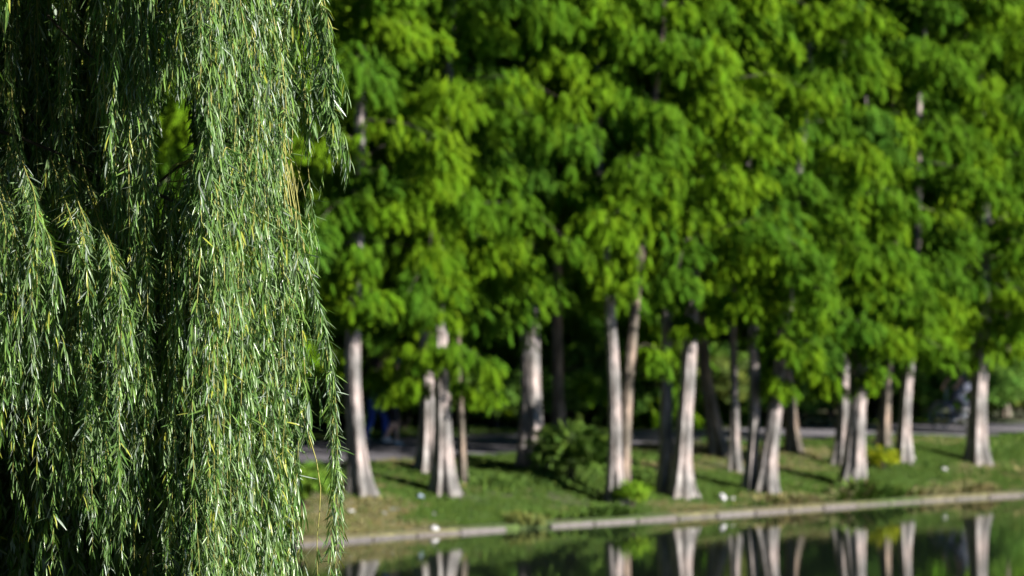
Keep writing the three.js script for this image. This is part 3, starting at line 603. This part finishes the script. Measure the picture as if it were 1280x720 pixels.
function person(o) {
  const g = thing('person', o.label, 'person', o.at), j = o.joints, skin = std({ color: rgb(0.6, 0.36, 0.26), roughness: 0.6 });
  g.rotation.y = o.turn;
  const cloth = (c) => std({ color: rgb(...c), roughness: 0.9 }), neck = [j.chest, 0.05, j.head, 0.05];
  const arm = (s, k = 0) => [[j['sh' + s], 0.05 + k, j['el' + s], 0.04 + k], [j['el' + s], 0.038 + k, j['wr' + s], 0.027 + k]];
  const leg = (s, k = 0) => [[j['hip' + s], 0.085 + k, j['kn' + s], 0.055 + k], [j['kn' + s], 0.052 + k, add3(mix3(j['kn' + s], j['an' + s], 0.35), [-0.012, 0, 0]), 0.055 + k], [mix3(j['kn' + s], j['an' + s], 0.35), 0.053 + k, j['an' + s], 0.036 + k]];
  const trunk = (k = 0) => [[j.pelvis, 0.115 + k, mix3(j.pelvis, j.chest, 0.5), 0.11 + k], [mix3(j.pelvis, j.chest, 0.5), 0.11 + k, mix3(j.pelvis, j.chest, 0.85), 0.12 + k], [j.shL, 0.06 + k, j.shR, 0.06 + k], [j.hipL, 0.09 + k, j.hipR, 0.09 + k], [add3(j.shL, [0, -0.1, 0]), 0.075 + k, add3(j.shR, [0, -0.1, 0]), 0.075 + k]];
  const foot = (s, k = 0) => [[add3(j['an' + s], [-0.04, -0.045, 0]), 0.036 + k, add3(j['an' + s], [0.06, -0.055, 0]), 0.034 + k], [add3(j['an' + s], [0.06, -0.055, 0]), 0.034 + k, add3(j['an' + s], [0.15, -0.068, 0]), 0.026 + k]];
  const dir = (s) => { const d = V(...j['wr' + s]).sub(V(...j['el' + s])).normalize(); return d.lerp(V(...(o.reach ?? [0, -1, 0])), o.reach ? 0.6 : 0.2).normalize().toArray(); };
  const all = [...trunk(), ...arm('L'), ...arm('R'), ...leg('L'), ...leg('R'), ...foot('L'), ...foot('R'), [j.chest, 0.06, j.head, 0.055]];
  const body = mergeGeometries([flesh(all, 0.014), flesh(head(j.head, o.face), 0.004, 0.03), flesh(hand(j.wrL, dir('L'), [0.6, 0, 0.4], o.curl ?? 0.45), 0.0035, 0.008), flesh(hand(j.wrR, dir('R'), [0.6, 0, -0.4], o.curl ?? 0.45), 0.0035, 0.008)]);
  part('body', body, skin, g);
  part('shirt', flesh([...trunk(0.014), ...(o.sleeves ? [...arm('L', 0.012), ...arm('R', 0.012)] : [[j.shL, 0.07, mix3(j.shL, j.elL, 0.6), 0.056], [j.shR, 0.07, mix3(j.shR, j.elR, 0.6), 0.056]])], 0.014), cloth(o.shirt), g);
  const cut = (s) => (o.shorts ? [[j['hip' + s], 0.1, mix3(j['hip' + s], j['kn' + s], 0.95), 0.082]] : leg(s, 0.016).slice(0, 2).concat([[mix3(j['kn' + s], j['an' + s], 0.35), 0.07, mix3(j['kn' + s], j['an' + s], 0.96), 0.06]]));
  part(o.shorts ? 'shorts' : 'trousers', flesh([...cut('L'), ...cut('R'), [j.hipL, 0.106, j.hipR, 0.106], [j.pelvis, 0.128, add3(j.pelvis, [0, 0.06, 0]), 0.128]], 0.014), cloth(o.legs), g);
  for (const s of ['L', 'R']) part('shoe', flesh(foot(s, 0.008), 0.006), cloth(o.shoes ?? [0.3, 0.3, 0.32]), g);
  const hc = j.head, f = V(...o.face).normalize();
  part(o.cap ? 'cap' : 'hair', flesh(o.cap ? [[add3(hc, [0, 0.05, 0]), 0.092, add3(hc, [-f.x * 0.02, 0.06, -f.z * 0.02]), 0.09], [add3(hc, [f.x * 0.09, 0.055, f.z * 0.09]), 0.02, add3(hc, [f.x * 0.16, 0.045, f.z * 0.16]), 0.014]] : [[add3(hc, [-f.x * 0.025, 0.05, -f.z * 0.025]), 0.088, add3(hc, [-f.x * 0.05, -0.02, -f.z * 0.05]), 0.08]], 0.006), cloth(o.cap ?? [0.03, 0.02, 0.015]), g);
  return g;
}
// joints are given with +x as the way the figure faces, z to its right
const walkA = { pelvis: [0, 0.98, 0], chest: [0.02, 1.42, 0], head: [0.05, 1.64, 0], shL: [0.02, 1.4, -0.18], shR: [0.02, 1.4, 0.18], elL: [0.08, 1.13, -0.24], elR: [-0.09, 1.13, 0.24], wrL: [0.22, 0.92, -0.22], wrR: [-0.06, 0.88, 0.25], hipL: [0, 0.92, -0.09], hipR: [0, 0.92, 0.09], knL: [-0.02, 0.5, -0.1], knR: [0.17, 0.52, 0.1], anL: [-0.24, 0.16, -0.1], anR: [0.2, 0.095, 0.1] };
const walkB = { pelvis: [0, 0.98, 0], chest: [0.01, 1.43, 0], head: [0.04, 1.66, 0], shL: [0.01, 1.41, -0.19], shR: [0.01, 1.41, 0.19], elL: [-0.1, 1.14, -0.25], elR: [0.07, 1.14, 0.25], wrL: [-0.05, 0.89, -0.26], wrR: [0.2, 0.95, 0.24], hipL: [0, 0.93, -0.09], hipR: [0, 0.93, 0.09], knL: [0.2, 0.54, -0.1], knR: [-0.03, 0.5, 0.1], anL: [0.2, 0.095, -0.1], anR: [-0.26, 0.17, 0.1] };
{
  const alongPath = Math.atan2(-EU.z, EU.x);
  const put = (x, y) => { const p = groundHit(x, y); p.y += 0.02 - 0.0; return p; };
  person({ label: 'person in blue trousers and dark top walking on the path', at: put(470, 557), turn: alongPath, joints: walkA, face: [1, 0, 0.1], shirt: [0.03, 0.035, 0.06], legs: [0.05, 0.1, 0.42], sleeves: true });
  person({ label: 'person in black shorts with bare legs walking on the path', at: put(490, 558), turn: alongPath - 0.15, joints: walkB, face: [1, 0, 0.2], shirt: [0.025, 0.025, 0.03], legs: [0.02, 0.02, 0.025], shorts: true, shoes: [0.5, 0.5, 0.5], cap: [0.05, 0.08, 0.25] });
}
// bicycle and its rider: built facing +x
{
  const p = groundHit(1196, 537); p.y += 0.02;
  const turn = Math.PI + 0.5, bike = thing('bicycle', 'dark bicycle ridden along the path behind a pale trunk', 'bicycle', p);
  bike.rotation.y = turn;
  const dark = std({ color: rgb(0.02, 0.02, 0.022), roughness: 0.7 }), paint = phys({ color: rgb(0.03, 0.05, 0.12), roughness: 0.35, clearcoat: 0.6 }), steel = std({ color: rgb(0.55, 0.55, 0.57), roughness: 0.35, metalness: 0.9 });
  const rod = (a, b, r0, r1 = r0) => tube([V(...a), V(...mix3(a, b, 0.5)), V(...b)], (t) => lerp(r0, r1, t), 8, null, true);
  for (const x of [-0.52, 0.52]) {
    const w = part('wheel', new THREE.TorusGeometry(0.325, 0.012, 8, 40), steel, bike); w.position.set(x, 0.345, 0);
    part('tyre', new THREE.TorusGeometry(0.34, 0.021, 10, 48), dark, w);
    const sp = []; for (let k = 0; k < 24; k++) { const a = k / 24 * 6.283, z = (k % 2 ? 1 : -1) * 0.02; sp.push(rod([Math.cos(a + 0.3) * 0.02, Math.sin(a + 0.3) * 0.02, z], [Math.cos(a) * 0.322, Math.sin(a) * 0.322, 0], 0.0012)); }
    sp.push(rod([0, 0, -0.05], [0, 0, 0.05], 0.018)); part('spokes', mergeGeometries(sp), steel, w).name = 'spoke_set';
  }
  const bb = [-0.08, 0.29, 0], seat = [-0.24, 0.82, 0], top = [0.34, 0.84, 0], low = [0.37, 0.7, 0];
  part('frame', mergeGeometries([rod(bb, seat, 0.016), rod(seat, top, 0.015), rod(low, bb, 0.018), rod([0.33, 0.88, 0], low, 0.019), ...[-1, 1].flatMap((s) => [rod([-0.52, 0.345, s * 0.06], mix3(seat, bb, 0.05), 0.009), rod([-0.52, 0.345, s * 0.06], [-0.1, 0.29, s * 0.03], 0.01)])]), paint, bike);
  part('fork', mergeGeometries([-1, 1].map((s) => tube(curve([V(0.375, 0.69, s * 0.045), V(0.44, 0.5, s * 0.05), V(0.52, 0.345, s * 0.05)], 6), (t) => lerp(0.014, 0.009, t), 8))), paint, bike);
  part('handlebar', mergeGeometries([rod([0.33, 0.88, 0], [0.31, 1.0, 0], 0.014), tube(curve([V(0.2, 1.03, -0.29), V(0.3, 1.04, -0.2), V(0.34, 1.01, 0), V(0.3, 1.04, 0.2), V(0.2, 1.03, 0.29)], 16), () => 0.012, 8)]), steel, bike);
  for (const s of [-1, 1]) part('grip', rod([0.26, 1.035, s * 0.25], [0.17, 1.028, s * 0.31], 0.018), dark, bike);
  part('seat_post', rod(seat, [-0.27, 0.93, 0], 0.013), steel, bike);
  part('saddle', flesh([[[-0.36, 0.945, 0.05], 0.035, [-0.22, 0.95, 0], 0.03], [[-0.36, 0.945, -0.05], 0.035, [-0.22, 0.95, 0], 0.03], [[-0.22, 0.95, 0], 0.03, [-0.08, 0.945, 0], 0.02]], 0.005), dark, bike);
  const crank = part('crank', mergeGeometries([new THREE.TorusGeometry(0.09, 0.006, 6, 28).translate(...bb), rod([-0.08, 0.29, -0.07], [-0.08, 0.29, 0.07], 0.014), rod([-0.08, 0.29, 0.075], [0.02, 0.15, 0.08], 0.009), rod([-0.08, 0.29, -0.075], [-0.18, 0.43, -0.08], 0.009)]), steel, bike);
  part('pedal', new RoundedBoxGeometry(0.09, 0.02, 0.08, 2, 0.006).translate(0.02, 0.15, 0.13), dark, crank); part('pedal', new RoundedBoxGeometry(0.09, 0.02, 0.08, 2, 0.006).translate(-0.18, 0.43, -0.13), dark, crank);
  const ride = { pelvis: [-0.24, 1.06, 0], chest: [-0.06, 1.47, 0], head: [0.02, 1.7, 0], shL: [-0.05, 1.44, -0.18], shR: [-0.05, 1.44, 0.18], elL: [0.1, 1.2, -0.26], elR: [0.1, 1.2, 0.26], wrL: [0.2, 1.09, -0.27], wrR: [0.2, 1.09, 0.27], hipL: [-0.22, 1.02, -0.09], hipR: [-0.22, 1.02, 0.09], knL: [0.14, 0.86, -0.11], knR: [0.15, 0.64, 0.11], anL: [-0.2, 0.535, -0.13], anR: [-0.02, 0.255, 0.13] };
  person({ label: 'cyclist in white cap, dark vest and jeans riding on the path', at: p.clone(), turn, joints: ride, face: [1, 0, -0.3], shirt: [0.03, 0.03, 0.045], legs: [0.07, 0.08, 0.12], cap: [0.6, 0.6, 0.6], reach: [0.4, -0.9, 0], curl: 0.9 });
}
// litter on the grass
{
  const crumple = (seed, sx, sy, sz, flat) => {
    const g = mergeVertices(new THREE.IcosahedronGeometry(1, 4).deleteAttribute('uv').deleteAttribute('normal')), P = g.attributes.position, p = V(0, 0, 0);
    for (let i = 0; i < P.count; i++) { p.fromBufferAttribute(P, i); const n = 0.62 + 0.5 * noise2(p.x * 2.3 + seed, p.y * 2.3 + p.z * 1.7) + 0.28 * Math.abs(noise2(p.x * 5 + seed * 3, p.z * 5 - p.y * 4) - 0.5) * 2; P.setXYZ(i, p.x * n * sx, Math.max(-flat, p.y * n * sy), p.z * n * sz); }
    g.computeVertexNormals(); return g;
  };
  const whites = [std({ color: rgb(0.4, 0.4, 0.43), roughness: 0.6 }), std({ color: rgb(0.24, 0.3, 0.42), roughness: 0.6 })];
  const put = (px, py, sx, sy, sz, label, m, name = 'crumpled_bag', lift = 0) => { const p = groundHit(px, py), o = part(numbered(name), crumple(px, sx * 0.8, sy * 0.8, sz * 0.8, sy * 0.4), whites[m], scene); o.position.copy(p); o.position.y += sy * 0.4 + lift; o.rotation.y = px; tag(o, label, 'litter'); };
  put(903, 627, 0.12, 0.12, 0.1, 'white crumpled plastic bag on the grass below the pale cypress pair', 0);
  put(916, 628, 0.09, 0.07, 0.08, 'smaller white scrap next to the white plastic bag', 0);
  put(1180, 591, 0.12, 0.1, 0.1, 'lone white bag on the grass between two pale trunks near the cyclist', 0);
  put(438, 643, 0.08, 0.06, 0.08, 'small white scrap at the foot of the low-forking cypress', 0, 'paper_scrap');
  put(478, 644, 0.09, 0.05, 0.07, 'pale scrap of paper beside the long blue-white bag', 0, 'paper_scrap');
  put(491, 640, 0.14, 0.06, 0.09, 'long flattened blue-white plastic bag on the grass', 1);
  put(524, 624, 0.11, 0.07, 0.09, 'blue-white bag beside a straight pale trunk', 1);
  put(542, 646, 0.06, 0.05, 0.06, 'tiny pale scrap on the grass above the kerb', 0, 'paper_scrap');
  { const [u] = uv(groundHit(543, 662).x, groundHit(543, 662).z), q = xz(u, 0.1, 0.06), o = part(numbered('crumpled_bag'), crumple(3, 0.08, 0.06, 0.07, 0.03), whites[0], scene); o.position.copy(q); o.position.y += 0.025; tag(o, 'white crumpled bag lying on top of the kerb stones', 'litter'); }
}

renderer.render(scene, camera);
